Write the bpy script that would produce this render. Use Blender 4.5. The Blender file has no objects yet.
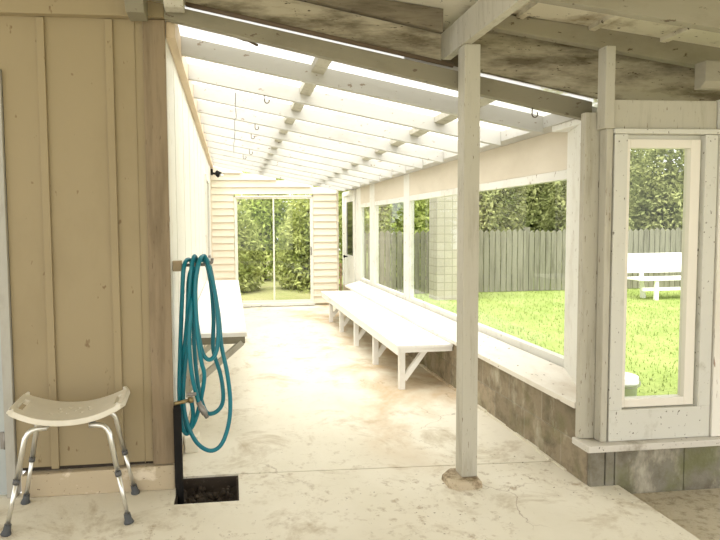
import bpy, bmesh, math, random
from mathutils import Vector, Matrix
random.seed(7)
S = bpy.context.scene
COL = S.collection

# ------------------------------------------------------------------ helpers
def tag(o, label=None, cat=None, group=None, kind=None):
    if label: o['label'] = label
    if cat: o['category'] = cat
    if group: o['group'] = group
    if kind: o['kind'] = kind
    return o

def empty(name, loc):
    o = bpy.data.objects.new(name, None)
    o.empty_display_size = 0.1
    o.location = loc
    COL.objects.link(o)
    return o

def origin_of(o):
    v = Vector((0, 0, 0))
    while o is not None:
        v += Vector(o.location)
        o = o.parent
    return v

class MB:
    def __init__(s):
        s.v = []; s.f = []; s.sm = []
    def add(s, vs, fs, smooth=False):
        n = len(s.v)
        s.v += [tuple(v) for v in vs]
        for f in fs:
            s.f.append([n + i for i in f]); s.sm.append(smooth)
        return s
    def box(s, x0, x1, y0, y1, z0, z1):
        vs = [(x, y, z) for z in (z0, z1) for y in (y0, y1) for x in (x0, x1)]
        return s.add(vs, [(0,2,3,1),(4,5,7,6),(0,1,5,4),(2,6,7,3),(0,4,6,2),(1,3,7,5)])
    def prism(s, poly, axis, a, b):
        """extrude polygon: axis 'y' poly=(x,z); 'x' poly=(y,z); 'z' poly=(x,y)"""
        def P(p, t):
            return {'y': (p[0], t, p[1]), 'x': (t, p[0], p[1]), 'z': (p[0], p[1], t)}[axis]
        n = len(poly)
        vs = [P(p, a) for p in poly] + [P(p, b) for p in poly]
        fs = [tuple(range(n)), tuple(range(2*n-1, n-1, -1))]
        for i in range(n):
            j = (i+1) % n
            fs.append((i, i+n, j+n, j))
        return s.add(vs, fs)
    def bar(s, p, q, w, h, up=(0,0,1)):
        p, q = Vector(p), Vector(q)
        d = (q-p).normalized(); up = Vector(up)
        sx = d.cross(up)
        if sx.length < 1e-4: sx = d.cross(Vector((0,1,0)))
        sx.normalize(); uz = sx.cross(d).normalized()
        vs = []
        for c in (p, q):
            for a, b in ((-1,-1),(1,-1),(1,1),(-1,1)):
                vs.append(c + sx*a*w/2 + uz*b*h/2)
        return s.add(vs, [(3,2,1,0),(4,5,6,7),(0,1,5,4),(1,2,6,5),(2,3,7,6),(3,0,4,7)])
    def tube(s, pts, r, seg=10, cap=True):
        pts = [Vector(p) for p in pts]
        n = len(pts)
        rr = r if isinstance(r, (list, tuple)) else [r]*n
        prev = None; vs = []
        for i, p in enumerate(pts):
            d = (pts[min(i+1, n-1)] - pts[max(i-1, 0)]).normalized()
            if prev is None:
                a = d.orthogonal().normalized()
            else:
                a = prev - d*prev.dot(d)
                a = a.normalized() if a.length > 1e-5 else d.orthogonal().normalized()
            prev = a; b = d.cross(a)
            for k in range(seg):
                t = 2*math.pi*k/seg
                vs.append(p + (a*math.cos(t) + b*math.sin(t))*rr[i])
        fs = []
        for i in range(n-1):
            for k in range(seg):
                k2 = (k+1) % seg
                fs.append((i*seg+k, i*seg+k2, (i+1)*seg+k2, (i+1)*seg+k))
        s.add(vs, fs, True)
        if cap:
            m = len(s.v)
            s.f.append([m-n*seg+k for k in range(seg)][::-1]); s.sm.append(False)
            s.f.append([m-seg+k for k in range(seg)]); s.sm.append(False)
        return s
    def lathe(s, c, prof, seg=24):
        vs = []; n = len(prof)
        for r, z in prof:
            for k in range(seg):
                t = 2*math.pi*k/seg
                vs.append((c[0]+r*math.cos(t), c[1]+r*math.sin(t), c[2]+z))
        fs = [(i*seg+k, i*seg+(k+1)%seg, (i+1)*seg+(k+1)%seg, (i+1)*seg+k) for i in range(n-1) for k in range(seg)]
        return s.add(vs, fs, True)
    def build(s, name, mat, parent=None, bev=0.0, kind=None, fixn=True):
        me = bpy.data.meshes.new(name)
        if parent is not None:
            off = origin_of(parent)
        else:
            xs = [v[0] for v in s.v]; ys = [v[1] for v in s.v]; zs = [v[2] for v in s.v]
            off = Vector(((min(xs)+max(xs))/2, (min(ys)+max(ys))/2, min(zs)))
        me.from_pydata([(v[0]-off.x, v[1]-off.y, v[2]-off.z) for v in s.v], [], s.f)
        me.polygons.foreach_set('use_smooth', s.sm)
        if fixn:
            bm = bmesh.new(); bm.from_mesh(me)
            bmesh.ops.recalc_face_normals(bm, faces=bm.faces)
            bm.to_mesh(me); bm.free()
        me.materials.append(mat)
        o = bpy.data.objects.new(name, me)
        COL.objects.link(o)
        if parent is not None: o.parent = parent
        else: o.location = off
        if bev:
            m = o.modifiers.new('bevel', 'BEVEL'); m.width = bev; m.segments = 2
            m.limit_method = 'ANGLE'; m.angle_limit = math.radians(50)
        if kind: o['kind'] = kind
        return o

def B(*a): return MB().box(*a)

def catmull(pts, n=8):
    P = [Vector(p) for p in pts]; P = [P[0]] + P + [P[-1]]
    out = []
    for i in range(1, len(P)-2):
        for k in range(n):
            t = k/n
            a, b, c, d = P[i-1], P[i], P[i+1], P[i+2]
            out.append(0.5*((2*b) + (c-a)*t + (2*a-5*b+4*c-d)*t*t + (-a+3*b-3*c+d)*t*t*t))
    out.append(P[-2])
    return out

ORD = ['first','second','third','fourth','fifth','sixth','seventh','eighth','ninth','tenth','eleventh','twelfth','thirteenth']

# ------------------------------------------------------------------ materials
class N:
    def __init__(s, name):
        s.m = bpy.data.materials.new(name); s.m.use_nodes = True
        s.t = s.m.node_tree; s.n = s.t.nodes; s.n.clear()
        s.out = s.n.new('ShaderNodeOutputMaterial')
        s.pos = s.n.new('ShaderNodeNewGeometry').outputs['Position']
    def new(s, t, **k):
        x = s.n.new(t)
        for a, v in k.items(): setattr(x, a, v)
        return x
    def link(s, a, b): s.t.links.new(a, b)
    def mapped(s, scale=(1,1,1), vec=None):
        m = s.new('ShaderNodeMapping'); m.inputs['Scale'].default_value = scale
        s.link(vec or s.pos, m.inputs['Vector']); return m.outputs['Vector']
    def noise(s, scale, detail=4, rough=.55, stretch=(1,1,1), dist=0.0):
        n = s.new('ShaderNodeTexNoise')
        n.inputs['Scale'].default_value = scale; n.inputs['Detail'].default_value = detail
        n.inputs['Roughness'].default_value = rough; n.inputs['Distortion'].default_value = dist
        s.link(s.mapped(stretch), n.inputs['Vector']); return n.outputs['Fac']
    def ramp(s, fac, stops):
        r = s.new('ShaderNodeValToRGB'); e = r.color_ramp.elements
        while len(e) < len(stops): e.new(.5)
        for i, (p, c) in enumerate(stops):
            e[i].position = p
            e[i].color = (c, c, c, 1) if not isinstance(c, (tuple, list)) else (*c, 1)
        s.link(fac, r.inputs['Fac']); return r.outputs['Color']
    def mix(s, fac, a, b, mode='MIX'):
        m = s.new('ShaderNodeMix', data_type='RGBA', blend_type=mode)
        for sock, v in ((m.inputs[0], fac), (m.inputs[6], a), (m.inputs[7], b)):
            if isinstance(v, (int, float)): sock.default_value = v
            elif isinstance(v, (tuple, list)): sock.default_value = (*v, 1)
            else: s.link(v, sock)
        return m.outputs[2]
    def math(s, op, a, b=0.0, c=None):
        m = s.new('ShaderNodeMath', operation=op)
        for i, v in enumerate((a, b) if c is None else (a, b, c)):
            if isinstance(v, (int, float)): m.inputs[i].default_value = v
            else: s.link(v, m.inputs[i])
        return m.outputs[0]
    def sep(s):
        x = s.new('ShaderNodeSeparateXYZ'); s.link(s.pos, x.inputs[0]); return x.outputs
    def finish(s, color, rough=.6, bump=None, bstr=.3, bdist=.01, metal=0.0, spec=.3):
        p = s.new('ShaderNodeBsdfPrincipled')
        if isinstance(color, (tuple, list)): p.inputs['Base Color'].default_value = (*color, 1)
        else: s.link(color, p.inputs['Base Color'])
        p.inputs['Roughness'].default_value = rough
        p.inputs['Metallic'].default_value = metal
        p.inputs['Specular IOR Level'].default_value = spec
        if bump is not None:
            b = s.new('ShaderNodeBump'); b.inputs['Strength'].default_value = bstr
            b.inputs['Distance'].default_value = bdist
            s.link(bump, b.inputs['Height']); s.link(b.outputs[0], p.inputs['Normal'])
        s.link(p.outputs[0], s.out.inputs[0]); s.p = p
        return s.m

def paint(name, col, dirt, lo=.52, hi=.72, scale=3.0, stretch=(1,1,1), speck=None, rough=.55, amt=1.0):
    m = N(name)
    f = m.ramp(m.noise(scale, 6, .65, stretch), [(lo, 0.0), (hi, amt)])
    c = m.mix(f, col, dirt)
    if speck:
        g = m.ramp(m.noise(scale*9, 3, .6, stretch), [(.655, 0.0), (.70, 1.0)])
        c = m.mix(g, c, speck)
    return m.finish(c, rough, m.noise(scale*8, 4, .6, stretch), .15, .006)

def plain(name, col, rough=.5, metal=0.0, spec=.4):
    m = N(name)
    f = m.noise(14, 3)
    c = m.mix(m.ramp(f, [(.3, 0.0), (.7, 1.0)]), tuple(x*.92 for x in col), col)
    return m.finish(c, rough, metal=metal, spec=spec)

M = {}
M['siding'] = paint('tan_siding_paint', (.30,.240,.142), (.228,.176,.098), .5, .75, 1.6, (1,1,.5), (.17,.11,.055), .6, .6)
M['corner'] = paint('weathered_corner_board', (.25,.19,.12), (.11,.08,.045), .45, .75, 4, (3,3,.25), (.08,.05,.03), .7)
M['skirt'] = paint('painted_footing', (.47,.39,.27), (.66,.58,.45), .55, .62, 5, (1,1,1.4), (.12,.08,.05), .8)
M['whitewall'] = paint('white_wall_paint', (.76,.735,.665), (.62,.565,.46), .55, .8, 3, (2,2,.25), (.3,.22,.15), .5)
M['white'] = paint('white_trim_paint', (.72,.71,.66), (.52,.48,.41), .52, .78, 4, (1,1,.6), (.30,.24,.18), .5)
M['whitebench'] = paint('white_bench_paint', (.86,.85,.82), (.74,.69,.62), .55, .8, 3, (1,.4,1), None, .5)
M['rafter'] = paint('white_rafter_paint', (.50,.49,.455), (.37,.35,.31), .55, .8, 3.5, (.5,1,1), (.28,.23,.18), .55)
M['cream'] = paint('cream_panel_paint', (.635,.575,.475), (.52,.46,.365), .45, .8, 2.2, (1,.5,1), None, .6)
M['ledgertan'] = paint('tan_ledger_paint', (.62,.50,.36), (.48,.36,.24), .45, .8, 3, (1,.5,1), None, .6)
M['clap'] = paint('cream_clapboard_paint', (.80,.735,.61), (.76,.64,.52), .5, .8, 1.2, (1,1,.6), None, .6)
M['beam'] = paint('drab_beam_paint', (.225,.203,.145), (.15,.132,.09), .48, .8, 4, (.5,.5,1), (.12,.09,.06), .6)
M['beamlight'] = paint('worn_soffit_beam_paint', (.32,.295,.23), (.22,.195,.145), .48, .8, 4, (.5,.5,1), (.12,.09,.06), .6)
M['weathered'] = paint('weathered_fascia', (.38,.34,.255), (.12,.098,.062), .40, .62, 4.0, (.6,1,2.6), (.07,.05,.03), .8)
M['darkboard'] = paint('dark_grain_board', (.20,.17,.12), (.075,.058,.036), .40, .65, 4, (.5,1,3.5), (.05,.035,.02), .8)
M['deck'] = paint('whitewashed_soffit', (.64,.60,.49), (.27,.22,.14), .49, .66, 3.2, (1,1,1), (.10,.075,.05), .7)
M['post'] = paint('worn_post_paint', (.46,.435,.36), (.31,.28,.215), .50, .75, 5, (3,3,.35), (.16,.12,.08), .6)
M['sill'] = paint('worn_sill_paint', (.58,.55,.49), (.27,.23,.17), .56, .72, 5, (1,1,1), (.10,.08,.06), .6)
M['cond'] = paint('baywhite_paint', (.60,.59,.53), (.38,.355,.285), .57, .78, 6, (1,1,.7), (.12,.10,.07), .55)
M['bluedoor'] = paint('pale_blue_door_paint', (.40,.43,.42), (.33,.355,.345), .5, .8, 2, (1,1,1), None, .5)
M['doortrim'] = paint('grey_door_trim_paint', (.38,.365,.32), (.23,.215,.18), .5, .8, 4, (1,1,.4), None, .6)
M['alu'] = plain('aluminium_tube', (.72,.71,.67), .28, .9)
M['sash'] = paint('off_white_sash', (.76,.72,.64), (.60,.55,.46), .6, .85, 4, (1,1,1), None, .4)
M['dooralu'] = paint('pale_door_frame', (.80,.77,.68), (.66,.62,.53), .55, .8, 5, (1,1,1), None, .35)
M['plastic'] = plain('ivory_plastic', (.70,.655,.55), .42)
M['rubber'] = plain('grey_rubber', (.075,.08,.085), .7)
M['collar'] = plain('grey_collar_plastic', (.10,.10,.10), .5)
M['black'] = plain('black_foam', (.012,.011,.010), .85, 0, .2)
M['hose'] = plain('teal_hose', (.004,.17,.225), .33)
M['brass'] = plain('brass', (.30,.23,.11), .4, .8)
M['steel'] = plain('dull_steel', (.30,.28,.26), .45, .7)
M['tanwood'] = paint('bare_tan_wood', (.36,.28,.18), (.24,.17,.10), .45, .75, 6, (1,1,1), None, .7)
M['dirt'] = paint('soil_and_gap_shade', (.045,.034,.025), (.12,.095,.07), .55, .70, 22, (1,1,1), None, .95)
M['bucket'] = plain('white_bucket_plastic', (.80,.80,.76), .4)
M['fence'] = paint('grey_fence_wood', (.215,.205,.155), (.10,.095,.065), .45, .75, 5, (4,4,.3), (.32,.31,.28), .85)
M['brown'] = paint('brown_garden_timber', (.30,.20,.12), (.18,.12,.07), .45, .75, 6, (1,1,1), None, .8)
M['bark'] = paint('bark', (.16,.12,.08), (.07,.05,.035), .45, .7, 9, (2,2,.4), None, .9)
M['darkglass'] = plain('dark_door_glass', (.03,.03,.028), .08, 0, .6)
M['twig'] = plain('brown_twig', (.10,.07,.045), .8)

def concrete():
    m = N('patio_concrete')
    x, y, z = m.sep()
    base = m.mix(m.ramp(m.noise(1.1, 6, .6), [(.35, 0.0), (.7, 1.0)]), (.66,.615,.50), (.76,.72,.615))
    st = m.ramp(m.noise(2.3, 8, .72, (1,1,1), .6), [(.53, 0.0), (.70, .85)])
    c = m.mix(st, base, (.40,.32,.205))
    st2 = m.ramp(m.noise(14, 5, .7), [(.55, 0.0), (.68, .8)])
    fore = m.ramp(m.math('MULTIPLY_ADD', y, -.25, 1.45), [(.55, .35), (.72, 1.0)])
    patch = m.math('MULTIPLY', fore, m.ramp(m.noise(1.6, 3, .5), [(.36, 0.0), (.55, 1.0)]))
    c = m.mix(m.math('MULTIPLY', st2, patch), c, (.34,.26,.16))
    warm = m.math('MULTIPLY', m.ramp(m.noise(1.5, 5, .6, (1,.7,1), .5), [(.44, 0.0), (.62, .85)]), m.ramp(m.math('MULTIPLY', x, .5), [(.36, 0.0), (.56, 1.0)]))
    c = m.mix(m.math('MULTIPLY', warm, m.ramp(m.math('MULTIPLY', y, .2), [(.58, 0.0), (.70, 1.0)])), c, (.50,.35,.20))
    sp = m.ramp(m.noise(45, 2, .5), [(.69, 0.0), (.74, 1.0)])
    c = m.mix(m.math('MULTIPLY', sp, patch), c, (.14,.10,.06))
    # hairline cracks
    v = m.new('ShaderNodeTexVoronoi', feature='DISTANCE_TO_EDGE'); v.inputs['Scale'].default_value = 1.3
    nz = m.new('ShaderNodeTexNoise'); nz.inputs['Scale'].default_value = 3.5; nz.inputs['Detail'].default_value = 5
    m.link(m.pos, nz.inputs['Vector'])
    ad = m.new('ShaderNodeVectorMath', operation='MULTIPLY_ADD')
    m.link(nz.outputs['Color'], ad.inputs[0]); ad.inputs[1].default_value = (.5,.5,.5); m.link(m.pos, ad.inputs[2])
    m.link(ad.outputs[0], v.inputs['Vector'])
    cr = m.ramp(v.outputs['Distance'], [(.0, 1.0), (.006, 0.0)])
    cm = m.ramp(m.noise(.9, 2, .5), [(.52, 0.0), (.60, .75)])
    c = m.mix(m.math('MULTIPLY', cr, cm), c, (.25,.18,.11))
    return m.finish(c, .8, m.noise(30, 6, .65), .25, .008)
M['concrete'] = concrete()

def blocks(name, axis, moss=.35, bw=.40, bh=.20, z0=0.0, y0=0.0, c1=(.37,.305,.215,1), c2=(.225,.185,.125,1)):
    m = N(name)
    x, y, z = m.sep()
    cv = m.new('ShaderNodeCombineXYZ')
    m.link(m.math('ADD', (y if axis == 'x' else x), y0), cv.inputs[0]); m.link(m.math('ADD', z, z0), cv.inputs[1])
    b = m.new('ShaderNodeTexBrick')
    b.inputs['Scale'].default_value = 1; b.inputs['Brick Width'].default_value = bw; b.inputs['Row Height'].default_value = bh
    b.inputs['Mortar Size'].default_value = .006; b.inputs['Mortar Smooth'].default_value = .3
    b.inputs['Color1'].default_value = c1; b.inputs['Color2'].default_value = c2
    b.inputs['Mortar'].default_value = (.33,.29,.22,1)
    m.link(cv.outputs[0], b.inputs['Vector'])
    c = m.mix(m.ramp(m.noise(7, 6, .7), [(.45, 0.0), (.7, .85)]), b.outputs['Color'], (.12,.10,.065))
    c = m.mix(m.ramp(m.noise(9, 5, .65, (1,1,.5)), [(.53, 0.0), (.70, .8)]), c, (.47,.43,.335))
    c = m.mix(m.math('MULTIPLY', m.ramp(m.noise(4, 4, .6), [(.50, 0.0), (.66, 1.0)]), moss), c, (.14,.15,.045))
    h = m.math('MULTIPLY_ADD', b.outputs['Fac'], -1.0, m.noise(60, 5, .7))
    return m.finish(c, .9, h, .5, .01)
M['blockx'] = blocks('concrete_block_side', 'x', .35, y0=.04)
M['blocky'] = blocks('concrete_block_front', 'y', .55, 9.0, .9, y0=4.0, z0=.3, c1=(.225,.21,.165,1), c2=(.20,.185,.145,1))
M['brick'] = None
def palebrick():
    m = N('pale_garden_block')
    x, y, z = m.sep(); cv = m.new('ShaderNodeCombineXYZ'); m.link(m.math('ADD', x, y), cv.inputs[0]); m.link(z, cv.inputs[1])
    b = m.new('ShaderNodeTexBrick', offset=0.0)
    b.inputs['Scale'].default_value = 1; b.inputs['Brick Width'].default_value = .15; b.inputs['Row Height'].default_value = .15
    b.inputs['Mortar Size'].default_value = .007
    b.inputs['Color1'].default_value = (.40,.365,.31,1); b.inputs['Color2'].default_value = (.36,.33,.275,1); b.inputs['Mortar'].default_value = (.26,.235,.19,1)
    m.link(cv.outputs[0], b.inputs['Vector'])
    return m.finish(b.outputs['Color'], .9)
M['brick'] = palebrick()

def ground(name, a, b_, c_):
    m = N(name)
    c = m.mix(m.ramp(m.noise(1.3, 5, .6), [(.35, 0.0), (.7, 1.0)]), a, b_)
    c = m.mix(m.ramp(m.noise(25, 4, .7), [(.5, 0.0), (.7, .8)]), c, c_)
    return m.finish(c, .95, m.noise(60, 4, .7), .6, .03, spec=.1)
M['lawn'] = ground('lawn_grass', (.225,.285,.075), (.31,.36,.12), (.14,.195,.045))
M['olive'] = ground('rough_grass_ground', (.27,.28,.11), (.38,.34,.18), (.15,.16,.06))
M['patiodirt'] = ground('dirty_side_slab', (.44,.38,.27), (.56,.50,.38), (.22,.18,.11))

def glass():
    m = N('window_glass')
    lw = m.new('ShaderNodeLayerWeight'); lw.inputs['Blend'].default_value = .5
    r = m.math('MULTIPLY_ADD', m.math('POWER', lw.outputs['Facing'], 4.5), .75, .035)
    t = m.new('ShaderNodeBsdfTransparent'); t.inputs[0].default_value = (.93,.96,.92,1)
    g = m.new('ShaderNodeBsdfGlossy'); g.inputs['Roughness'].default_value = .012
    mx = m.new('ShaderNodeMixShader'); m.link(r, mx.inputs[0]); m.link(t.outputs[0], mx.inputs[1]); m.link(g.outputs[0], mx.inputs[2])
    m.link(mx.outputs[0], m.out.inputs[0]); return m.m
M['glass'] = glass()

def sheet():
    m = N('translucent_roof_sheet')
    tr = m.new('ShaderNodeBsdfTranslucent')
    m.link(m.mix(m.ramp(m.noise(2.5, 5, .6, (.4,1,1)), [(.5, 0.0), (.8, .5)]), (.90,.895,.87), (.72,.69,.62)), tr.inputs[0])
    tp = m.new('ShaderNodeBsdfTransparent'); tp.inputs[0].default_value = (.98,.98,.96,1)
    mx = m.new('ShaderNodeMixShader'); mx.inputs[0].default_value = .36
    m.link(tr.outputs[0], mx.inputs[1]); m.link(tp.outputs[0], mx.inputs[2]); m.link(mx.outputs[0], m.out.inputs[0]); return m.m
M['sheet'] = sheet()

def leafmat(name, a, b_):
    m = N(name)
    c = m.mix(m.ramp(m.noise(2.2, 4, .6), [(.35, 0.0), (.68, 1.0)]), a, b_)
    d = m.new('ShaderNodeBsdfDiffuse'); m.link(c, d.inputs[0])
    t = m.new('ShaderNodeBsdfTranslucent'); m.link(c, t.inputs[0])
    mx = m.new('ShaderNodeMixShader'); mx.inputs[0].default_value = .35
    m.link(d.outputs[0], mx.inputs[1]); m.link(t.outputs[0], mx.inputs[2]); m.link(mx.outputs[0], m.out.inputs[0]); return m.m
M['leafA'] = leafmat('broad_leaf_green', (.24,.29,.075), (.62,.64,.27))
M['leafB'] = leafmat('conifer_green', (.18,.21,.075), (.48,.49,.225))
M['leafC'] = leafmat('bright_leaf_green', (.30,.38,.08), (.66,.70,.27))

# ------------------------------------------------------------------ geometry references
def zr(x): return 2.400 - .1976*(x + .28)       # underside of the lean-to rafters
def zt(x): return zr(x) + .105                  # top of the rafters
def zd(x): return 2.50 - .125*(x - 1.35)        # underside of the patio roof deck
YF, YE = 2.985, 9.60                            # front facade, far wall

# ------------------------------------------------------------------ floor, ground
f = MB()
hx0, hx1, hy0, hy1, jy = -.305, .025, 2.79, 3.10, 3.075
f.box(-4.0, hx0, -2.6, 3.02, -.12, 0)
f.box(hx0, hx1, -2.6, hy0, -.12, 0)
f.prism([(hx1, -2.6), (2.03, -2.6), (2.03, 2.70), (1.90, 2.715), (1.90, 3.02), (hx1, 3.095)], 'z', -.12, 0)
f.prism([(-.34, hy1+.004), (hx1+.002, hy1+.004), (1.90, 3.030), (1.90, YE+.02), (-.34, YE+.02)], 'z', -.12, 0)
f.build('floor', M['concrete'], kind='structure')
f = MB(); f.box(2.035, 9.0, -2.6, 2.695, -.13, -.05)
f.build('side_slab', M['patiodirt'], kind='structure')

g = MB()
n = 14
vs = []; fs = []
for i in range(n+1):
    for j in range(n+1):
        u, w = i/n, j/n
        e = min(u, 1-u, w, 1-w)
        vs.append((hx0+(hx1-hx0)*u, hy0+(hy1-hy0)*w, -.105 + random.uniform(0, .03) + .035*(1-min(1, e*5))*random.random()))
for i in range(n):
    for j in range(n):
        a = i*(n+1)+j; fs.append((a, a+n+1, a+n+2, a+1))
g.add(vs, fs)
# close the underside so it is a real clod of soil
g.box(hx0, hx1, hy0, hy1, -.30, -.12)
g.box(hx0+.001, hx0+.010, hy0, hy1, -.12, -.012); g.box(hx1-.010, hx1-.001, hy0, hy1, -.12, -.010)
g.box(hx0+.01, hx1-.01, hy1-.012, hy1-.001, -.12, -.010); g.box(hx0+.01, hx1-.01, hy0+.001, hy0+.010, -.12, -.02)
for _ in range(120):
    cx, cy, r_ = random.uniform(hx0+.03, hx1-.03), random.uniform(hy0+.02, hy1-.02), random.uniform(.006, .018)
    g.lathe((cx, cy, -.085+random.uniform(0, .03)), [(0, -r_), (r_*.8, -r_*.5), (r_, 0), (r_*.6, r_*.7), (0, r_)], 6)
tag(g.build('soil_pit', M['dirt']), 'dark square pit of soil cut into the concrete at the foot of the black pipe', 'pit')

g = MB(); g.box(2.13, 22, 2.91, 30, -.15, -.03)
g.build('lawn', M['lawn'], kind='structure')
g = MB(); g.box(-14, 2.13, 9.63, 30, -.15, -.03); g.box(-14, 22, -14, -2.61, -.25, -.1); g.box(9.01, 22, -2.61, 2.90, -.25, -.1); g.box(3.41, 9.0, 2.70, 2.905, -.25, -.1)
g.build('garden_ground', M['olive'], kind='structure')

# grass blades in the part of the lawn the windows show
g = MB()
for i in range(14000):
    x = random.uniform(2.3, 9.5); y = random.uniform(2.9, 10.9)
    a = random.uniform(0, 6.28); h = random.uniform(.02, .05); w = .006
    dx, dy = math.cos(a)*w, math.sin(a)*w
    lx, ly = random.uniform(-.02, .02), random.uniform(-.02, .02)
    g.add([(x-dx, y-dy, -.031), (x+dx, y+dy, -.031), (x+lx, y+ly, -.03+h)], [(0, 1, 2)])
tag(g.build('grass', M['lawn'], fixn=False), 'bright green mown grass growing on the lawn behind the windows', 'grass', kind='stuff')

# ------------------------------------------------------------------ front facade (left)
w = MB()
w.prism([(-4.0, 2.19), (-1.120, 2.19), (-1.120, .148), (-.315, .148), (-.315, zd(-.315)-.004), (-4.0, zd(-4)-.004)], 'y', YF, YF+.10)
w.box(-4.0, -1.995, YF, YF+.10, 0, 2.19)
for x0 in (-.945, -.612):
    w.box(x0, x0+.038, YF-.014, YF, .14, 2.448)
w.box(-.470, -.466, YF-.004, YF, .14, 2.448)
wf = w.build('wall_front', M['siding'], bev=.002, kind='structure')
MB().box(-.424, -.312, YF-.022, YF, .137, 2.448).build('corner_board', M['corner'], wf, bev=.003)
B(-1.10, -.318, YF+.016, YF+.09, .126, .147).build('gap_shade_strip', M['dirt'], wf)  # dark filler strip; its colour stands in for shade in the gap under the siding
sk = MB().prism([(-1.095, 0), (-.312, 0), (-.312, .132), (-.7, .126), (-1.095, .118)], 'y', YF-.03, YF+.10)
sk.build('baseboard_front', M['skirt'], bev=.006, kind='structure')
fb = MB().prism([(-4.0, 2.452), (-.312, 2.452), (-.312, zd(-.312)-.004), (-4.0, zd(-4)-.004)], 'y', YF-.05, YF-.001)
fb.build('trim_1', M['siding'], bev=.003, kind='structure')

# pale door at the far left of the facade
d = empty('door_1', (-1.5, YF, 0)); d['kind'] = 'structure'
B(-1.935, -1.172, YF+.005, YF+.045, .01, 2.12).build('door_leaf', M['bluedoor'], d, bev=.003)
fr = MB(); fr.box(-1.170, -1.122, YF-.02, YF+.08, 0, 2.185); fr.box(-1.99, -1.94, YF-.02, YF+.08, 0, 2.185); fr.box(-1.94, -1.170, YF-.02, YF+.08, 2.125, 2.185)
fr.build('door_frame', M['doortrim'], d, bev=.003)
for z in (.30, 1.15, 1.90):
    h = MB(); h.tube([(-1.177, YF-.004, z-.045), (-1.177, YF-.004, z+.045)], .006, 8); h.box(-1.200, -1.175, YF-.001, YF+.006, z-.045, z+.045)
    h.build('hinge', M['steel'], d)

# ------------------------------------------------------------------ left wall of the corridor
w = MB()
w.box(-.40, -.330, YF+.101, YE, 0, 2.50)
y = YF+.101
k = 0
while y < YE-.02:
    y2 = min(y+.30, YE)
    w.box(-.330, -.312 + (.002 if k % 2 else 0), y+.0015, y2-.0015, .06, 2.36)
    y = y2; k += 1
w.box(-.40, -.312, YF+.02, YF+.10, .135, 2.50)
w.build('wall_left', M['whitewall'], kind='structure')
MB().box(-.335, -.305, YF+.102, YE, .0, .055).build('baseboard_left', M['skirt'], bev=.004, kind='structure')
lb = MB().box(-.310, -.262, YF+.0, YE-.02, 2.365, 2.498)
tag(lb.build('ledger_board', M['ledgertan'], bev=.003), 'tan ledger board running along the top of the white left wall', 'beam')

# dark glazed door in the left wall, seen edge-on (and mirrored in the long window)
d = empty('door_2', (-.31, 7.75, 0)); d['kind'] = 'structure'
fr = MB(); fr.box(-.310, -.285, 7.30, 7.36, .03, 2.06); fr.box(-.310, -.285, 8.14, 8.20, .03, 2.06); fr.box(-.310, -.285, 7.36, 8.14, 2.0, 2.06); fr.box(-.310, -.285, 7.36, 8.14, .03, .10)
fr.build('door_frame', M['whitewall'], d)
B(-.309, -.298, 7.36, 8.14, .10, 2.0).build('door_glass', M['darkglass'], d)
MB().tube([(-.297, 7.40, 1.0), (-.255, 7.40, 1.0)], [.012, .022], 10).build('door_knob', M['steel'], d)

# ------------------------------------------------------------------ far wall: clapboards, sliding door
w = MB()
DX0, DX1, DZ = .075, 1.435, 1.905
z = .04
while z < 2.5:
    z1 = z + .118
    for (xa, xb) in ((-.30, DX0), (DX1, 1.845)) if z < DZ-.02 else ((-.30, 1.845),):
        # stop the course where the roof cuts it
        lim = -.28 + (2.495 - z1)/.1976
        xb2 = min(xb, lim)
        if xb2 - xa < .03: continue
        zc = z
        if z < DZ-.02 and z1 > DZ: pass
        w.prism([(YE+.03, z), (YE-.026, z), (YE-.001, z1-.004), (YE+.03, z1)], 'x', xa, xb2)
    z = z1
w.box(-.34, DX0-.01, YE+.03, YE+.12, 0, 2.38); w.box(DX1+.01, 1.84, YE+.03, YE+.12, 0, 2.05); w.box(DX0-.01, DX1+.01, YE+.03, YE+.12, DZ+.06, 2.08)
w.build('wall_far', M['clap'], kind='structure')
MB().box(1.846, 1.875, YE-.03, YE+.12, 0, 2.06).build('trim_2', M['cream'], kind='structure')

d = empty('door_3', (.755, YE, 0)); d['kind'] = 'structure'
fr = MB()
fr.box(.080, .108, YE-.035, YE+.06, .05, DZ); fr.box(1.402, 1.430, YE-.035, YE+.06, .05, DZ)
fr.box(.080, 1.430, YE-.035, YE+.06, DZ-.03, DZ); fr.box(.080, 1.430, YE-.05, YE+.06, .035, .06)
fr.build('door_frame', M['dooralu'], d, bev=.002)
B(.06, 1.45, YE-.075, YE+.02, .012, .034).build('threshold', M['white'], d)
for x0, x1, yy in ((.108, .765, YE+.020), (.735, 1.402, YE-.010)):
    p = MB()
    p.box(x0, x0+.024, yy-.012, yy+.012, .06, DZ-.03); p.box(x1-.024, x1, yy-.012, yy+.012, .06, DZ-.03)
    p.box(x0+.024, x1-.024, yy-.012, yy+.012, .06, .105); p.box(x0+.024, x1-.024, yy-.012, yy+.012, DZ-.058, DZ-.03)
    o = p.build('sliding_panel', M['dooralu'], d)
    MB().add([(x0+.02, yy, .10), (x1-.02, yy, .10), (x1-.02, yy, DZ-.05), (x0+.02, yy, DZ-.05)], [(0,1,2,3)]).build('pane', M['glass'], o)
B(1.385, 1.397, YE-.055, YE-.022, .88, 1.02).build('door_handle', M['steel'], d)

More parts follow.
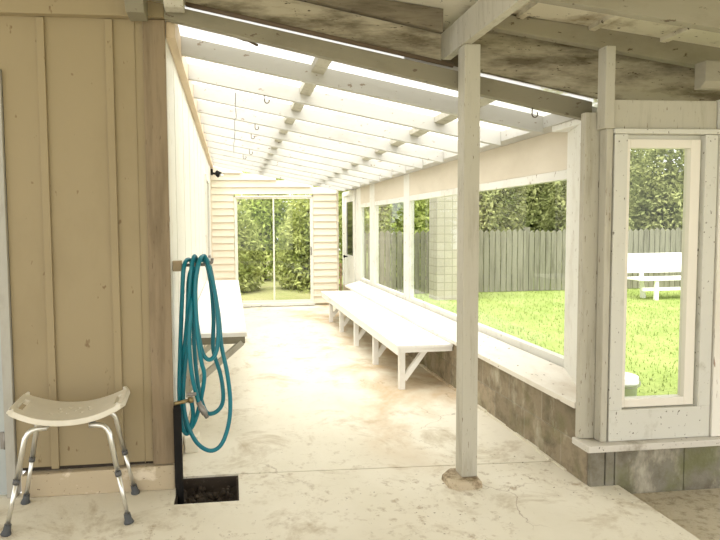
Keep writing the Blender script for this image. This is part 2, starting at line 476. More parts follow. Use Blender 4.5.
# floodlight in the far left corner below the ledger
fl = empty('floodlight', (-.24, 9.40, 2.20))
tag(fl, 'small black floodlight in the far upper left corner above the clapboards', 'light')
B(-.300, -.262, 9.40, 9.46, 2.24, 2.34).build('bracket', M['black'], fl, bev=.004)
MB().tube([(-.28, 9.42, 2.27), (-.20, 9.40, 2.255)], .018, 8).build('arm', M['black'], fl)
MB().tube([(-.215, 9.40, 2.285), (-.15, 9.39, 2.235)], [.04, .055], 12).build('lamp_head', M['black'], fl)
MB().tube([(-.149, 9.39, 2.234), (-.09, 9.385, 2.225)], [.03, .022], 10).build('bulb', M['white'], fl)

# ------------------------------------------------------------------ right wall: block knee wall, ledge, windows
XW = 2.10
kw = MB(); kw.box(1.864, 2.12, 2.80, 9.2, .2, .40); kw.box(1.864, 2.12, 2.725, 9.2, -.1, .2)
kwo = kw.build('wall_right', M['blockx'], bev=.004, kind='structure')
ft = MB()
for i in range(44):
    y0 = 2.9 + i*.14
    ft.box(1.864-random.uniform(.008, .022), 1.866, y0, y0+.14, -.02, random.uniform(.006, .018))
ft.build('footing', M['concrete'], kwo)
fk = MB(); [fk.box(a_, b_, 2.70, 2.724, -.1, .195) for a_, b_ in ((1.868, 1.950), (1.957, 2.004), (2.009, 2.405), (2.408, 3.4))]; fk.box(2.12, 3.4, 2.724, 2.90, -.1, .195)
fk.build('wall_bay', M['blocky'], bev=.004, kind='structure')
lg = MB(); lg.prism([(1.835, .390), (1.8635, .390), (1.8635, .401), (2.068, .401), (2.068, .488), (1.835, .422)], 'y', 2.80, 8.85)
M['ledge'] = paint('worn_ledge_paint', (.74,.70,.62), (.60,.53,.43), .50, .75, 5, (1,.4,1), (.30,.24,.17), .5)
tag(lg.build('window_ledge', M['ledge'], bev=.003), 'long white wooden ledge capping the block wall under the windows', 'ledge')

# mullion posts, rails, top panel
def mullion(y0, y1, nm):
    MB().box(XW-.012, XW+.05, y0, y1, .43, 1.984).build(nm, M['white'], bev=.003, kind='structure')
panes = [(3.285, 4.86), (4.96, 6.38), (6.59, 7.96), (8.24, 8.83)]
mull = [(4.86, 4.96), (6.38, 6.59), (7.96, 8.24), (8.83, 9.17)]
for i, (a, b) in enumerate(mull): mullion(a, b, 'trim_%d' % (i+3))
for i, (a, b) in enumerate(panes):
    wn = empty('window_%d' % (i+1), (XW, (a+b)/2, .43)); wn['kind'] = 'structure'
    fr = MB(); fr.box(XW-.008, XW+.045, a, b, .43, .532); fr.box(XW-.008, XW+.045, a, b, 1.665, 1.725)
    fr.box(XW-.004, XW+.03, a, a+.016, .535, 1.665); fr.box(XW-.004, XW+.03, b-.016, b, .535, 1.665)
    fr.build('window_frame', M['white'], wn, bev=.002)
    MB().add([(XW+.004, a+.01, .52), (XW+.004, b-.01, .52), (XW+.004, b-.01, 1.68), (XW+.004, a+.01, 1.68)], [(0,1,2,3)]).build('pane', M['glass'], wn)
    B(XW-.01, XW+.03, a, b, 1.725, 1.984).build('upper_panel', M['cream'], wn)
pl = MB().prism([(1.962, 1.986), (2.12, 1.986), (2.12, zt(2.12)-.002), (1.962, zt(1.962)-.002)], 'y', 2.985, 9.55)
tag(pl.build('eave_plate', M['rafter'], bev=.002), 'white eave beam along the top of the window wall where the rafters end', 'beam')
# pier at the near end of the long window
MB().prism([(1.965, 2.86), (2.045, 2.86), (2.14, 3.10), (2.14, 3.283), (2.078, 3.283), (1.965, 2.98)], 'z', .43, zr(1.99)-.002).box(1.975, 2.125, 2.99, 3.283, zr(1.99)-.002, 1.985).build('trim_7', M['white'], bev=.003, kind='structure')

# half-glazed door beyond the far window
d = empty('door_4', (XW, 9.6, 0)); d['kind'] = 'structure'
fr = MB(); fr.box(XW-.04, XW+.06, 9.172, 9.23, 0, 1.98); fr.box(XW-.04, XW+.06, 10.06, 10.16, 0, 1.98); fr.box(XW-.04, XW+.06, 9.23, 10.06, 1.90, 1.98)
fr.build('door_frame', M['white'], d, bev=.003)
lf = MB(); lf.box(XW-.02, XW+.02, 9.23, 10.06, .02, .86); lf.box(XW-.02, XW+.02, 9.23, 9.36, .86, 1.9); lf.box(XW-.02, XW+.02, 9.90, 10.06, .86, 1.9); lf.box(XW-.02, XW+.02, 9.36, 9.90, 1.79, 1.9)
lf.build('door_leaf', M['white'], d)
B(XW-.008, XW+.008, 9.36, 9.90, .86, 1.79).build('door_glass', M['darkglass'], d)
kn = MB(); kn.tube([(XW-.02, 9.82, .83), (XW-.055, 9.82, .83), (XW-.075, 9.82, .83), (XW-.09, 9.82, .83)], [.012, .014, .032, .02], 12)
kn.build('door_knob', M['black'], d)

# brown slatted garden frame in the gap behind the clapboard corner
gf = empty('slatted_frame', (2.02, 10.5, -.03))
tag(gf, 'brown slatted timber frame standing in the gap beyond the clapboard corner', 'frame')
for x0 in (1.93, 2.08): B(x0, x0+.03, 10.48, 10.51, -.03, .66).build('upright', M['brown'], gf)
for z in (.08, .22, .36, .50, .60): B(1.93, 2.11, 10.465, 10.479, z, z+.05).build('slat', M['brown'], gf)

# ------------------------------------------------------------------ bay at the right
bs = MB().prism([(1.825, 2.655), (2.63, 2.655), (2.63, 2.858), (1.965, 2.858), (1.965, 2.979), (1.825, 2.797)], 'z', .197, .236)
bs = MB(); bs.box(1.825, 2.63, 2.655, 2.798, .200, .236); bs.box(2.122, 2.63, 2.798, 2.86, .200, .236)
tag(bs.build('bay_sill', M['sill'], bev=.005), 'worn white wooden sill board on top of the low corner block wall', 'sill')

wn = empty('window_5', (2.26, 2.75, .237)); wn['kind'] = 'structure'
fr = MB()
fr.box(1.968, 2.548, 2.700, 2.775, .238, .405)              # bottom panel
fr.box(1.968, 2.040, 2.700, 2.775, .405, 1.845)
fr.box(2.478, 2.548, 2.700, 2.775, .405, 1.845)
fr.build('window_frame', M['cond'], wn, bev=.003)
B(2.040, 2.478, 2.738, 2.775, 1.823, 1.846).build('head_filler', M['cond'], wn)
B(1.960, 2.56, 2.690, 2.775, 1.847, 1.872).build('head_strip', M['cond'], wn, bev=.003)
B(1.962, 2.548, 2.715, 2.775, 1.874, 2.022).build('upper_panel', M['post'], wn, bev=.003)
sa = MB()
sx0, sx1, sz0, sz1 = 2.044, 2.462, .412, 1.822
sa.box(sx0, sx0+.022, 2.715, 2.76, sz0, sz1); sa.box(sx1-.055, sx1, 2.715, 2.76, sz0, sz1)
sa.box(sx0+.022, sx1-.055, 2.715, 2.76, sz0, sz0+.045); sa.box(sx0+.022, sx1-.055, 2.715, 2.76, sz1-.045, sz1)
so = sa.build('sash', M['sash'], wn, bev=.003)
MB().add([(sx0+.02, 2.74, sz0+.04), (sx1-.05, 2.74, sz0+.04), (sx1-.05, 2.74, sz1-.04), (sx0+.02, 2.74, sz1-.04)], [(0,1,2,3)]).build('pane', M['glass'], so)
# the bay carries on to the right of the frame
B(2.556, 2.70, 2.692, 2.775, .238, 2.028).build('trim_8', M['whitewall'], bev=.003, kind='structure')

# posts
p = B(1.835, 1.948, 2.755, 2.795, .238, 1.955)
pa = MB(); pa.box(1.835, 1.952, 2.760, 2.797, .238, .40); pa.box(1.835, 1.952, 2.760, 2.797, .40, zr(1.952)-.002)
pa = MB(); pa.box(1.842, 1.952, 2.758, 2.796, .238, zr(1.952)-.004)
pa.box(1.842, 1.952, 2.796, 2.965, 1.62, zr(1.952)-.004)
pa = MB(); pa.box(1.842, 1.952, 2.758, 2.796, .238, 1.965)
tag(pa.build('corner_post', M['post'], bev=.004), 'broad white corner post under the right end of the front header beam', 'post')
pb = MB().box(1.903, 1.956, 2.690, 2.754, 1.872, 2.285)
pb.box(1.922, 1.9575, 2.700, 2.754, .238, 1.872)
tag(pb.build('slim_post', M['post'], bev=.004), 'slim grey-white post left of the bay window reaching up to the sloping roof beam', 'post')

cp = empty('centre_post', (1.26, 2.86, 0))
tag(cp, 'worn white square post standing on a concrete footing in the middle of the opening', 'post')
MB().box(1.214, 1.300, 2.815, 2.900, .038, 2.317).build('shaft', M['post'], cp, bev=.004)
ftm = MB()
pr = [(1.10,2.775),(1.15,2.735),(1.28,2.735),(1.335,2.76),(1.345,2.86),(1.31,2.955),(1.18,2.96),(1.10,2.89)]
top = [(x+(1.235-x)*.26+random.uniform(-.008,.008), y+(2.85-y)*.22, .058+random.uniform(-.010,.0)) for x, y in pr]
nb = len(pr)
pr = [(1.225+(x-1.225)*.78, 2.85+(y-2.85)*.9) for x, y in pr]
top = [(x+(1.225-x)*.12+random.uniform(-.006, .006), y+(2.85-y)*.15, .039+random.uniform(-.006, .0)) for x, y in pr]
ftm.add([(x, y, -.01) for x, y in pr] + [(x+(1.235-x)*.04, y+(2.85-y)*.04, .026) for x, y in pr] + top,
        [tuple(range(nb))[::-1], tuple(range(2*nb, 3*nb))] + [(r*nb+i, r*nb+(i+1)%nb, (r+1)*nb+(i+1)%nb, (r+1)*nb+i) for r in (0,1) for i in range(nb)])
M['foot'] = paint('rough_footing', (.50,.42,.30), (.24,.18,.11), .48, .62, 14, (1,1,1), (.10,.08,.05), .9)
ftm.build('footing', M['foot'], cp, bev=.006)

# ------------------------------------------------------------------ lean-to roof
hb = MB().prism([(-.262, zr(-.262)), (2.0, zr(2.0)), (2.0, zt(2.0)), (-.262, zt(-.262))], 'y', 2.916, 2.966)
hb = MB().prism([(-.310, zr(-.310)+.034), (1.990, zr(1.990)+.002), (1.990, zt(1.990)), (-.310, zt(-.310))], 'y', 2.920, 2.966)
tag(hb.build('header_beam', M['beam'], bev=.003), 'drab front header beam sloping down to the right behind the centre post', 'beam')

RY = [3.38 + .55*k for k in range(12)]
raf = None
for k, y in enumerate(RY):
    if raf is None:
        raf = MB().prism([(-.2625, zr(-.2625)), (1.9622, zr(1.9622)), (1.9622, zt(1.9622)), (-.2625, zt(-.2625))], 'y', y-.022, y+.022).build('rafter', M['rafter'], bev=.002)
        o = raf
    else:
        o = raf.copy(); COL.objects.link(o); o.location.y = raf.location.y + .55*k
    tag(o, 'white sloping roof rafter, %s one behind the front header beam' % ORD[k] if k < 11 else 'white sloping roof rafter nearest the clapboard far wall', 'rafter', 'rafters of the translucent roof')

# blocking between the rafters, two rows
edges = [2.966] + [v for y in RY for v in (y-.022, y+.022)]
gaps = [(edges[2*i], edges[2*i+1]) for i in range(12)]
for row, xc, wd in (('left', .535, .075), ('right', 1.50, .075)):
    src = None
    for k, (a, b) in enumerate(gaps):
        if k == 0 or src is None or k == 1:
            mb = MB().prism([(xc-wd/2, zt(xc-wd/2)-.045), (xc+wd/2, zt(xc+wd/2)-.045), (xc+wd/2, zt(xc+wd/2)), (xc-wd/2, zt(xc-wd/2))], 'y', a, b)
            o = mb.build('blocking', M['post'], bev=.002)
            if k == 1: src = o; y0 = a
        else:
            o = src.copy(); COL.objects.link(o); o.location.y = src.location.y + (a-y0)
        where = 'between the front header beam and the first rafter' if k == 0 else 'between the %s and %s rafters from the front' % (ORD[k-1], ORD[k])
        tag(o, 'cream blocking piece of the %s row, %s' % (row, where), 'blocking', 'blocking pieces between the rafters')

# corrugated translucent sheet
sh = MB(); vs = []; fs = []; ny = 330
ys = [2.90 + (9.72-2.90)*j/ny for j in range(ny+1)]
for j, y in enumerate(ys):
    c = .006*math.sin(2*math.pi*y/.076) + .007
    for x in (-.42, 2.30):
        vs.append((x, y, zt(x) + c))
for j in range(ny): fs.append((2*j, 2*j+1, 2*j+3, 2*j+2))
sh.add(vs, fs, True)
sh.build('ceiling_corridor', M['sheet'], kind='structure', fixn=False)

# hooks, cord, twig
def hook_mb(x, y, z, s=1.0):
    pts = [(x, y, z), (x, y, z-.028*s)]
    for a in range(0, 250, 25):
        t = math.radians(a); pts.append((x + .013*s*(1-math.cos(t)) - 0, y, z-.028*s - .013*s*math.sin(t)))
    return MB().tube(pts, .0034, 6)
hk = [(.255, 3.93, 'hanging from the second rafter, nearest of the row of hooks'), (.238, 5.03, 'hanging from the fourth rafter, second of the row'), (.225, 5.58, 'hanging from the fifth rafter, third of the row'),
      (.245, 6.68, 'hanging from the seventh rafter, fourth of the row'), (.185, 7.23, 'hanging from the eighth rafter, farthest of the row'), (1.655, 2.943, 'under the header beam right of the centre post')]
for x, y, t in hk:
    tag(hook_mb(x, y, zr(x) + (.006 if y < 3 else 0), 1.25 if y < 6 else 1.5).build('hook', M['twig']), 'small metal hook ' + t, 'hook', 'hooks under the rafters')
cd = MB()
pts = []
for k in range(1, 8):
    pts.append((.065+random.uniform(-.008, .008), RY[k], zr(.065)-.006))
    if k < 7: pts.append((.065+random.uniform(-.01, .01), RY[k]+.275, zr(.065)-.03))
cd.tube(catmull(pts, 5), .0025, 5)
tag(cd.build('cord', M['collar']), 'thin grey cord strung from front to back under the rafters', 'cord')
tw = MB().tube(catmull([(-.16, 3.06, zt(-.16)-.012), (0.0, 3.09, zt(0)-.016), (.10, 3.11, zt(.10)-.022), (.17, 3.13, zt(.17)-.034)], 5), [.007]*5+[.012]*6+[.007]*5, 6)
tag(tw.build('twig', M['twig']), 'dark brown twig caught under the roof sheet behind the header beam', 'twig')

# ------------------------------------------------------------------ patio roof over the foreground
def zpf(x): return zt(x) + .030
wl = MB().prism([(-.28, zpf(-.28)), (1.135, zpf(1.135)), (1.135, zpf(1.135)+.148), (-.28, zpf(-.28)+.146)], 'y', 2.932, 2.962)
tag(wl.build('fascia_board', M['weathered'], bev=.003), 'weathered grey fascia board above the header beam, left of the centre post', 'board')
cdt = MB().tube([(-.20, 2.906, zt(-.20)+.017), (.5, 2.906, zt(.5)+.017), (1.19, 2.906, zt(1.19)+.017)], .012, 8)
tag(cdt.build('conduit', M['twig']), 'thin dark pipe running along the top of the header beam left of the centre post', 'pipe')
ul = MB().prism([(-.10, zpf(-.10)+.150), (1.135, zpf(1.135)+.151), (1.135, zd(1.135)-.004), (-.10, zd(-.10)-.004)], 'y', 2.905, 2.948)
tag(ul.build('upper_board', M['darkboard'], bev=.003), 'dark-grained board along the top edge above the weathered fascia', 'board')
wr = MB().prism([(1.262, zpf(1.262)), (2.03, zpf(2.03)), (2.66, 2.03), (3.3, 2.03), (3.3, zd(3.3)-.004), (1.262, zd(1.262)-.004)], 'y', 2.932, 2.962)
tag(wr.build('fascia_board', M['weathered'], bev=.003), 'dirty weathered fascia panel right of the centre post', 'board')
bkb = MB().prism([(1.02, zpf(1.02)), (1.36, zpf(1.36)), (1.36, zd(1.36)-.004), (1.02, zd(1.02)-.004)], 'y', 3.182, 3.21)
tag(bkb.build('backing_board', M['darkboard']), 'dark backing board behind the end of the outrigger beam above the centre post', 'board')
sb = MB().prism([(1.266, 2.425), (3.3, 2.127), (3.3, 2.29), (1.266, 2.497)], 'y', 2.838, 2.885)
tag(sb.build('soffit_beam', M['beamlight'], bev=.003), 'drab beam sloping down to the right under the whitewashed soffit', 'beam')
tb = MB().prism([(1.268, zd(1.268)-.165), (4.0, zd(4.0)-.165), (4.0, zd(4.0)-.004), (1.268, zd(1.268)-.004)], 'y', 2.285, 2.33)
tag(tb.build('roof_beam', M['beamlight'], bev=.003), 'drab cross beam nearest the viewer at the top right', 'beam')
og = MB().prism([(-2.0, 2.318), (3.10, 2.318), (3.17, 2.35), (3.17, 2.470), (-2.0, 2.470)], 'x', 1.208, 1.256)
tag(og.build('outrigger_beam', M['post'], bev=.003), 'light outrigger beam resting on the centre post and running overhead', 'beam')
def stub(x0, x1, y0, y1, z0, z1, m, label):
    q = MB().prism([(y0+.03, z0), (y1, z0), (y1, z1), (y0, z1), (y0, z0+.03)], 'x', x0, x1)
    tag(q.build('beam_end', m, bev=.004), label, 'beam')
stub(-.478, -.390, 2.78, 2.933, 2.425, 2.60, M['beam'], 'square beam end poking out above the tan siding')
stub(-.300, -.205, 2.80, 2.905, 2.462, 2.62, M['post'], 'pale beam end at the top of the wall corner beside the header beam')
stub(2.385, 2.70, 2.615, 2.685, 2.068, 2.200, M['beamlight'], 'pale beam end above the bay window at the right edge')

dk = MB().prism([(-4.0, zd(-4.0)), (4.2, zd(4.2)), (4.2, zd(4.2)+.03), (-4.0, zd(-4.0)+.03)], 'y', -2.1, 3.25)
dko = dk.build('ceiling', M['deck'], kind='structure')
for x in (1.52, 1.92, 2.33, 2.74):
    for ya, yb in ((-1.2, 2.283), (2.332, 2.836)):
        MB().prism([(x-.018, zd(x-.018)-.022), (x+.018, zd(x+.018)-.022), (x+.018, zd(x+.018)), (x-.018, zd(x-.018))], 'y', ya, yb).build('batten', M['deck'], dko)

# ------------------------------------------------------------------ long bench on the right
bn = empty('long_bench', (1.62, 6.5, 0))
tag(bn, 'long low white plank bench along the block wall under the windows', 'bench')
t = MB()
for a, b in ((1.372, 1.525), (1.530, 1.690), (1.695, 1.852)): t.box(a, b, 4.49, 8.40, .360, .385)
t.build('bench_top', M['whitebench'], bn, bev=.002)
B(1.376, 1.398, 4.50, 8.39, .300, .359).build('front_apron', M['whitebench'], bn, bev=.002)
B(1.399, 1.850, 4.50, 4.522, .322, .359).build('end_apron', M['whitebench'], bn, bev=.002)
for k in range(5):
    y = 4.53 + .855*k
    if k == 4: y = 7.85
    B(1.400, 1.452, y, y+.045, 0, .357).build('leg', M['whitebench'], bn, bev=.002)
    br = MB().bar((1.445, y+.022, .085), (1.640, y+.022, .345), .04, .045, (1,0,0) if False else (0,1,0))
    br.build('brace', M['whitebench'], bn)
    B(1.453, 1.850, y+.004, y+.040, .325, .358).build('bearer', M['whitebench'], bn)

# wall-hung bench on the left
bl = empty('wall_bench', (-.10, 5.4, .36))
tag(bl, 'white wall-hung bench on diagonal brackets behind the teal hose', 'bench')
t = MB(); t.box(-.304, .10, 3.64, 7.20, .672, .700)
t.build('bench_top', M['whitebench'], bl, bev=.003)
for k in range(4):
    y = 3.65 + .86*k
    B(-.300, .088, y, y+.04, .625, .671).build('bearer', M['beam'] if k == 0 else M['whitebench'], bl, bev=.002)
    br = MB().bar((-.285, y+.02, .330), (.070, y+.02, .632), .036, .05, (0,1,0))
    br.build('brace', M['post'], bl)
    B(-.304, -.270, y, y+.04, .28, .624).build('wall_cleat', M['post'], bl)

sbk = MB().prism([(-.30, 3.42), (-.215, 3.43), (-.21, 3.53), (-.30, 3.54)], 'z', 0, .10)
tag(sbk.build('concrete_stub', M['concrete'], bev=.008), 'small broken concrete stub at the base of the left wall behind the hose', 'block')

# ------------------------------------------------------------------ standpipe, hose hanger, hose
sp = empty('standpipe', (-.285, 2.925, -.10))
tag(sp, 'black foam-wrapped water pipe rising from the soil pit at the wall corner', 'pipe')
MB().tube([(-.282, 2.925, -.11), (-.287, 2.925, .05), (-.289, 2.925, .44), (-.289, 2.925, .462)], [.020,.022,.022,.018], 14).build('pipe', M['black'], sp)
tp = MB(); tp.tube([(-.302, 2.925, .472), (-.225, 2.965, .476)], .010, 10)
tp.tube([(-.232, 2.963, .476), (-.212, 2.972, .476)], .017, 8)
tpo = tp.build('tap', M['brass'], sp)
hv = MB(); hv.tube([(-.215, 2.972, .476), (-.215, 2.968, .505)], .006, 8); hv.tube([(-.238, 2.966, .507), (-.192, 2.970, .507)], .009, 8)
hv.build('tap_handle', M['steel'], tpo)
MB().tube([(-.215, 2.972, .470), (-.220, 3.02, .462), (-.226, 3.032, .455)], .012, 10).build('spout', M['steel'], tpo)

hh = empty('hose_hanger', (-.21, 3.08, 1.17))
tag(hh, 'short tan hose hanger arm fixed to the white wall near the corner', 'hanger')
B(-.310, -.262, 3.055, 3.105, 1.155, 1.212).build('block', M['tanwood'], hh, bev=.003)
am = MB(); am.tube([(-.262, 3.08, 1.186), (-.115, 3.08, 1.188), (-.100, 3.08, 1.200), (-.098, 3.08, 1.222)], .009, 8)
am.build('arm', M['steel'], hh)

HP = [(-0.225,3.045,0.455),(-0.217,3.05,0.359),(-0.247,3.06,0.261),(-0.279,3.06,0.307),(-0.289,3.06,0.477),(-0.28,3.07,0.725),(-0.262,3.045,1.001),(-0.250,3.035,1.165),(-0.232,3.08,1.215),(-0.209,3.125,1.180),(-0.208,3.14,0.99),(-0.208,3.13,0.738),(-0.19,3.12,0.512),(-0.154,3.11,0.37),(-0.109,3.11,0.351),(-0.064,3.12,0.386),(-0.052,3.12,0.454),(-0.066,3.13,0.567),(-0.103,3.13,0.706),(-0.099,3.14,0.875),(-0.107,3.14,1.044),(-0.126,3.125,1.17),(-0.151,3.08,1.212),(-0.177,3.035,1.176),(-0.191,3.03,1.002),(-0.183,3.03,0.866),(-0.159,3.03,0.719),(-0.122,3.03,0.674),(-0.084,3.04,0.714),(-0.071,3.05,0.832),(-0.084,3.06,1.023),(-0.114,3.055,1.160),(-0.141,3.08,1.235),(-0.176,3.13,1.191),(-0.223,3.11,1.135),(-0.237,3.09,0.945),(-0.247,3.08,0.726),(-0.269,3.07,0.476),(-0.25,3.05,0.327),(-0.199,3.05,0.211),(-0.128,3.05,0.162),(-0.067,3.06,0.189),(-0.026,3.07,0.292),(-0.013,3.08,0.419),(-0.027,3.09,0.576),(-0.057,3.1,0.739),(-0.07,3.11,0.907),(-0.095,3.12,1.074),(-0.119,3.11,1.193),(-0.149,3.07,1.232),(-0.169,3.02,1.195),(-0.188,3.01,1.06),(-0.182,3.01,0.843),(-0.165,3.01,0.678),(-0.15,3.02,0.589),(-0.171,3.04,0.458),(-0.207,3.05,0.332),(-0.250,3.085,0.27),(-0.275,3.10,0.353),(-0.278,3.10,0.552),(-0.245,3.06,0.831),(-0.219,3.03,1.056),(-0.207,3.03,1.178),(-0.193,3.08,1.235),(-0.184,3.12,1.183),(-0.200,3.12,1.10),(-0.21,3.02,0.976),(-0.225,3.0,0.791),(-0.214,3.0,0.599),(-0.18,3.01,0.438)]
hs = empty('garden_hose', (-.16, 3.06, .15))
tag(hs, 'teal garden hose hung in loose loops on the wall by the corner', 'hose')
MB().tube(catmull(HP, 6), .0118, 10).build('hose_tube', M['hose'], hs)
cn = MB(); cn.tube([(-.184, 3.01, .452), (-.172, 3.01, .424), (-.170, 3.01, .420), (-.150, 3.01, .384), (-.148, 3.01, .380), (-.138, 3.01, .362)], [.014,.015,.019,.017,.012,.012], 12)
cn.build('hose_coupling', M['steel'], hs)

# ------------------------------------------------------------------ shower stool
st = empty('shower_stool', (-.777, 2.772, 0))
st.rotation_euler = (0, 0, math.radians(3.5))
tag(st, 'ivory plastic shower stool with curved seat and metal legs beside the tan siding', 'stool')
def local(mb, name, mat, parent, **k):
    # verts already in the stool's local frame
    me = bpy.data.meshes.new(name); me.from_pydata([tuple(v) for v in mb.v], [], mb.f)
    me.polygons.foreach_set('use_smooth', mb.sm)
    bm = bmesh.new(); bm.from_mesh(me); bmesh.ops.recalc_face_normals(bm, faces=bm.faces); bm.to_mesh(me); bm.free()
    me.materials.append(mat); o = bpy.data.objects.new(name, me); COL.objects.link(o); o.parent = parent
    return o
nu, nv = 44, 24
vs = []; fs = []
def seat_z(u, v):
    e = max(0, abs(v)-.8)/.2
    return .507 + .066*abs(u)**2.1 + .004*e
for i in range(nu+1):
    for j in range(nv+1):
        u, v = -1+2*i/nu, -1+2*j/nv
        wy =  .142*(1 - .10*max(0, abs(u)-.55)/.45)
        # rounded corners
        x = .252*u; y = wy*v
        if abs(u) > .9 and abs(v) > .75:
            x -= math.copysign(.030*((abs(v)-.75)/.25)**2*((abs(u)-.9)/.1), u)
        vs.append((x, y, seat_z(u, v)))
holes = set()
for s in (-1, 1):
    for i in range(nu):
        for j in range(nv):
            uc, vc = -1+2*(i+.5)/nu, -1+2*(j+.5)/nv
            if .82 < s*uc < .92 and abs(vc) < .46: holes.add((i, j))
for (i, j) in ((14, 8), (17, 11), (20, 9), (23, 12), (26, 9), (29, 11), (16, 15), (20, 16), (24, 15), (28, 15)): holes.add((i, j))
for i in range(nu):
    for j in range(nv):
        if (i, j) in holes: continue
        a = i*(nv+1)+j; fs.append((a, a+nv+1, a+nv+2, a+1))
seat = local(MB().add(vs, fs, True), 'seat', M['plastic'], st)
# make the top face up, then give it thickness
me = seat.data
bm = bmesh.new(); bm.from_mesh(me)
if sum(f_.normal.z for f_ in bm.faces) < 0: bmesh.ops.reverse_faces(bm, faces=bm.faces)
bm.to_mesh(me); bm.free()
md = seat.modifiers.new('thick', 'SOLIDIFY'); md.thickness = .027; md.offset = -1
md = seat.modifiers.new('bev', 'BEVEL'); md.width = .005; md.segments = 2; md.limit_method = 'ANGLE'; md.angle_limit = math.radians(50)
for sx in (-1, 1):
    for sy in (-1, 1):
        foot = Vector((.272*sx, .150*sy, 0)); top_ = Vector((.188*sx, .108*sy, .425))
        path = [Vector((.095*sx, .085*sy, .462)), Vector((.135*sx, .092*sy, .463)), Vector((.160*sx, .098*sy, .458)), Vector((.177*sx, .103*sy, .444)), top_]
        mid = foot + (top_-foot)*.56
        lg_ = local(MB().tube(path+[mid], .0125, 12), 'leg', M['alu'], st)
        low = foot + (top_-foot)*.05
        local(MB().tube([mid+(top_-foot)*.02, low], .0105, 12), 'lower_tube', M['alu'], lg_)
        c0, c1 = mid-(top_-foot)*.035, mid+(top_-foot)*.015
        local(MB().tube([c0, c1], .0150, 12), 'collar', M['collar'], lg_)
        f1 = foot + (top_-foot)*.11; f2 = foot + (top_-foot)*.02
        local(MB().tube([f1, f2+(f1-f2)*.3, f2, Vector((foot.x, foot.y, 0.001))], [.0150,.0170,.0225,.0235], 14), 'rubber_foot', M['rubber'], lg_)
    local(MB().tube([(.100*sx, -.085, .462), (.100*sx, .085, .462)], .010, 10), 'cross_tube', M['alu'], st)
    local(MB().lathe((.105*sx, -.07, .462), [(.0, .0), (.016, .0), (.016, .018), (.0, .018)], 10), 'seat_knob', M['collar'], st)

# ------------------------------------------------------------------ yard: fence, bench, bucket, pier, trees
fn = empty('picket_fence', (7.5, 11.0, -.03))
tag(fn, 'weathered grey board fence along the back of the lawn', 'fence')
pk = MB(); x = 2.25
while x < 14:
    hgt = 1.23 + random.uniform(-.02, .02); yy = 10.98+random.uniform(-.003, .003)
    pk.prism([(x, -.02), (x+.105, -.02), (x+.105, hgt-.03), (x+.0525, hgt+.02), (x, hgt-.03)], 'y', yy, yy+.018)
    x += .122
pk.build('picket_panel', M['fence'], fn)
for z in (.25, 1.0): B(2.25, 14, 11.003, 11.04, z, z+.08).build('rail', M['fence'], fn)
for i in range(7): B(2.3+1.9*i, 2.4+1.9*i, 11.041, 11.13, -.03, 1.30).build('fence_post', M['fence'], fn)

pr_ = MB(); pr_.box(3.80, 4.60, 10.0, 10.4, -.03, 2.3); pr_.box(3.76, 4.64, 9.96, 10.44, 2.3, 2.36)
tag(pr_.build('block_pier', M['brick'], bev=.004), 'pale block pier in front of the board fence on the lawn', 'pier')

yb = empty('garden_bench', (8.3, 9.6, -.03))
tag(yb, 'white garden bench with solid back on the lawn, seen through the bay window', 'bench')
B(7.26, 9.30, 9.70, 9.73, .435, .80).build('backrest', M['whitebench'], yb, bev=.004)
B(7.33, 9.25, 9.28, 9.68, .325, .365).build('seat', M['whitebench'], yb, bev=.004)
B(7.42, 9.15, 9.34, 9.38, .135, .195).build('rail', M['whitebench'], yb, bev=.003)
for x in (7.62, 8.95):
    B(x, x+.07, 9.30, 9.338, -.03, .323).build('leg', M['whitebench'], yb)
    MB().prism([(9.60, -.03), (9.67, -.03), (9.699, .323), (9.699, .78), (9.684, .78), (9.684, .323)], 'x', x, x+.07).build('leg', M['whitebench'], yb)

bk = empty('bucket', (3.05, 4.05, -.03))
tag(bk, 'white plastic bucket on the grass just outside the bay window', 'bucket')
MB().lathe((3.03, 4.05, -.03), [(0, 0), (.115, 0), (.127, .165), (.135, .165), (.135, .188), (.129, .188), (.132, .222), (.125, .222), (.112, .01), (0, .01)], 28).build('shell', M['bucket'], bk)
hd = [(3.03+.139*math.cos(a), 4.05-.10*math.sin(a)-.04, .17-.06*math.sin(a)) for a in [math.pi*i/12 for i in range(13)]]
hd = [(3.03+.143*math.cos(math.pi*i/12), 4.05-.145*math.sin(math.pi*i/12), .175-.05*math.sin(math.pi*i/12)) for i in range(13)]
MB().tube(hd, .003, 6).build('handle', M['steel'], bk)

def crown(mat, rx, ry, rz, n, leaf, name, droop=0.0):
    mb = MB()
    lobes = [(random.uniform(-.45, .45)*rx, random.uniform(-.45, .45)*ry, random.uniform(-.6, .62)*rz, random.uniform(.45, .7)) for _ in range(16)] + [(0, 0, 0, .8)]
    for i in range(n):
        lx, ly, lz, s = random.choice(lobes)
        while True:
            d = Vector((random.gauss(0, 1), random.gauss(0, 1), random.gauss(0, 1)))
            if d.length > .01: break
        d.normalize(); r = s*random.uniform(.72, 1.0)
        c = Vector((lx + d.x*rx*r, ly + d.y*ry*r, lz + d.z*rz*r))
        if c.z < -rz: c.z = -rz + random.random()*.2
        a = (d*.5 + Vector((random.gauss(0, 1), random.gauss(0, 1), random.gauss(0, 1)-droop))).normalized()
        b = a.orthogonal().normalized(); b = (Matrix.Rotation(random.uniform(0, 6.28), 3, a) @ b)
        L = leaf*random.uniform(.6, 1.3); W = L*.24
        nrm = a.cross(b)
        mb.add([c, c + a*L*.5 + b*W + nrm*L*.05, c + a*L - nrm*L*.06, c + a*L*.5 - b*W + nrm*L*.05], [(0, 1, 2, 3)])
    me = bpy.data.meshes.new(name); me.from_pydata(mb.v, [], mb.f); me.materials.append(mat)
    return me
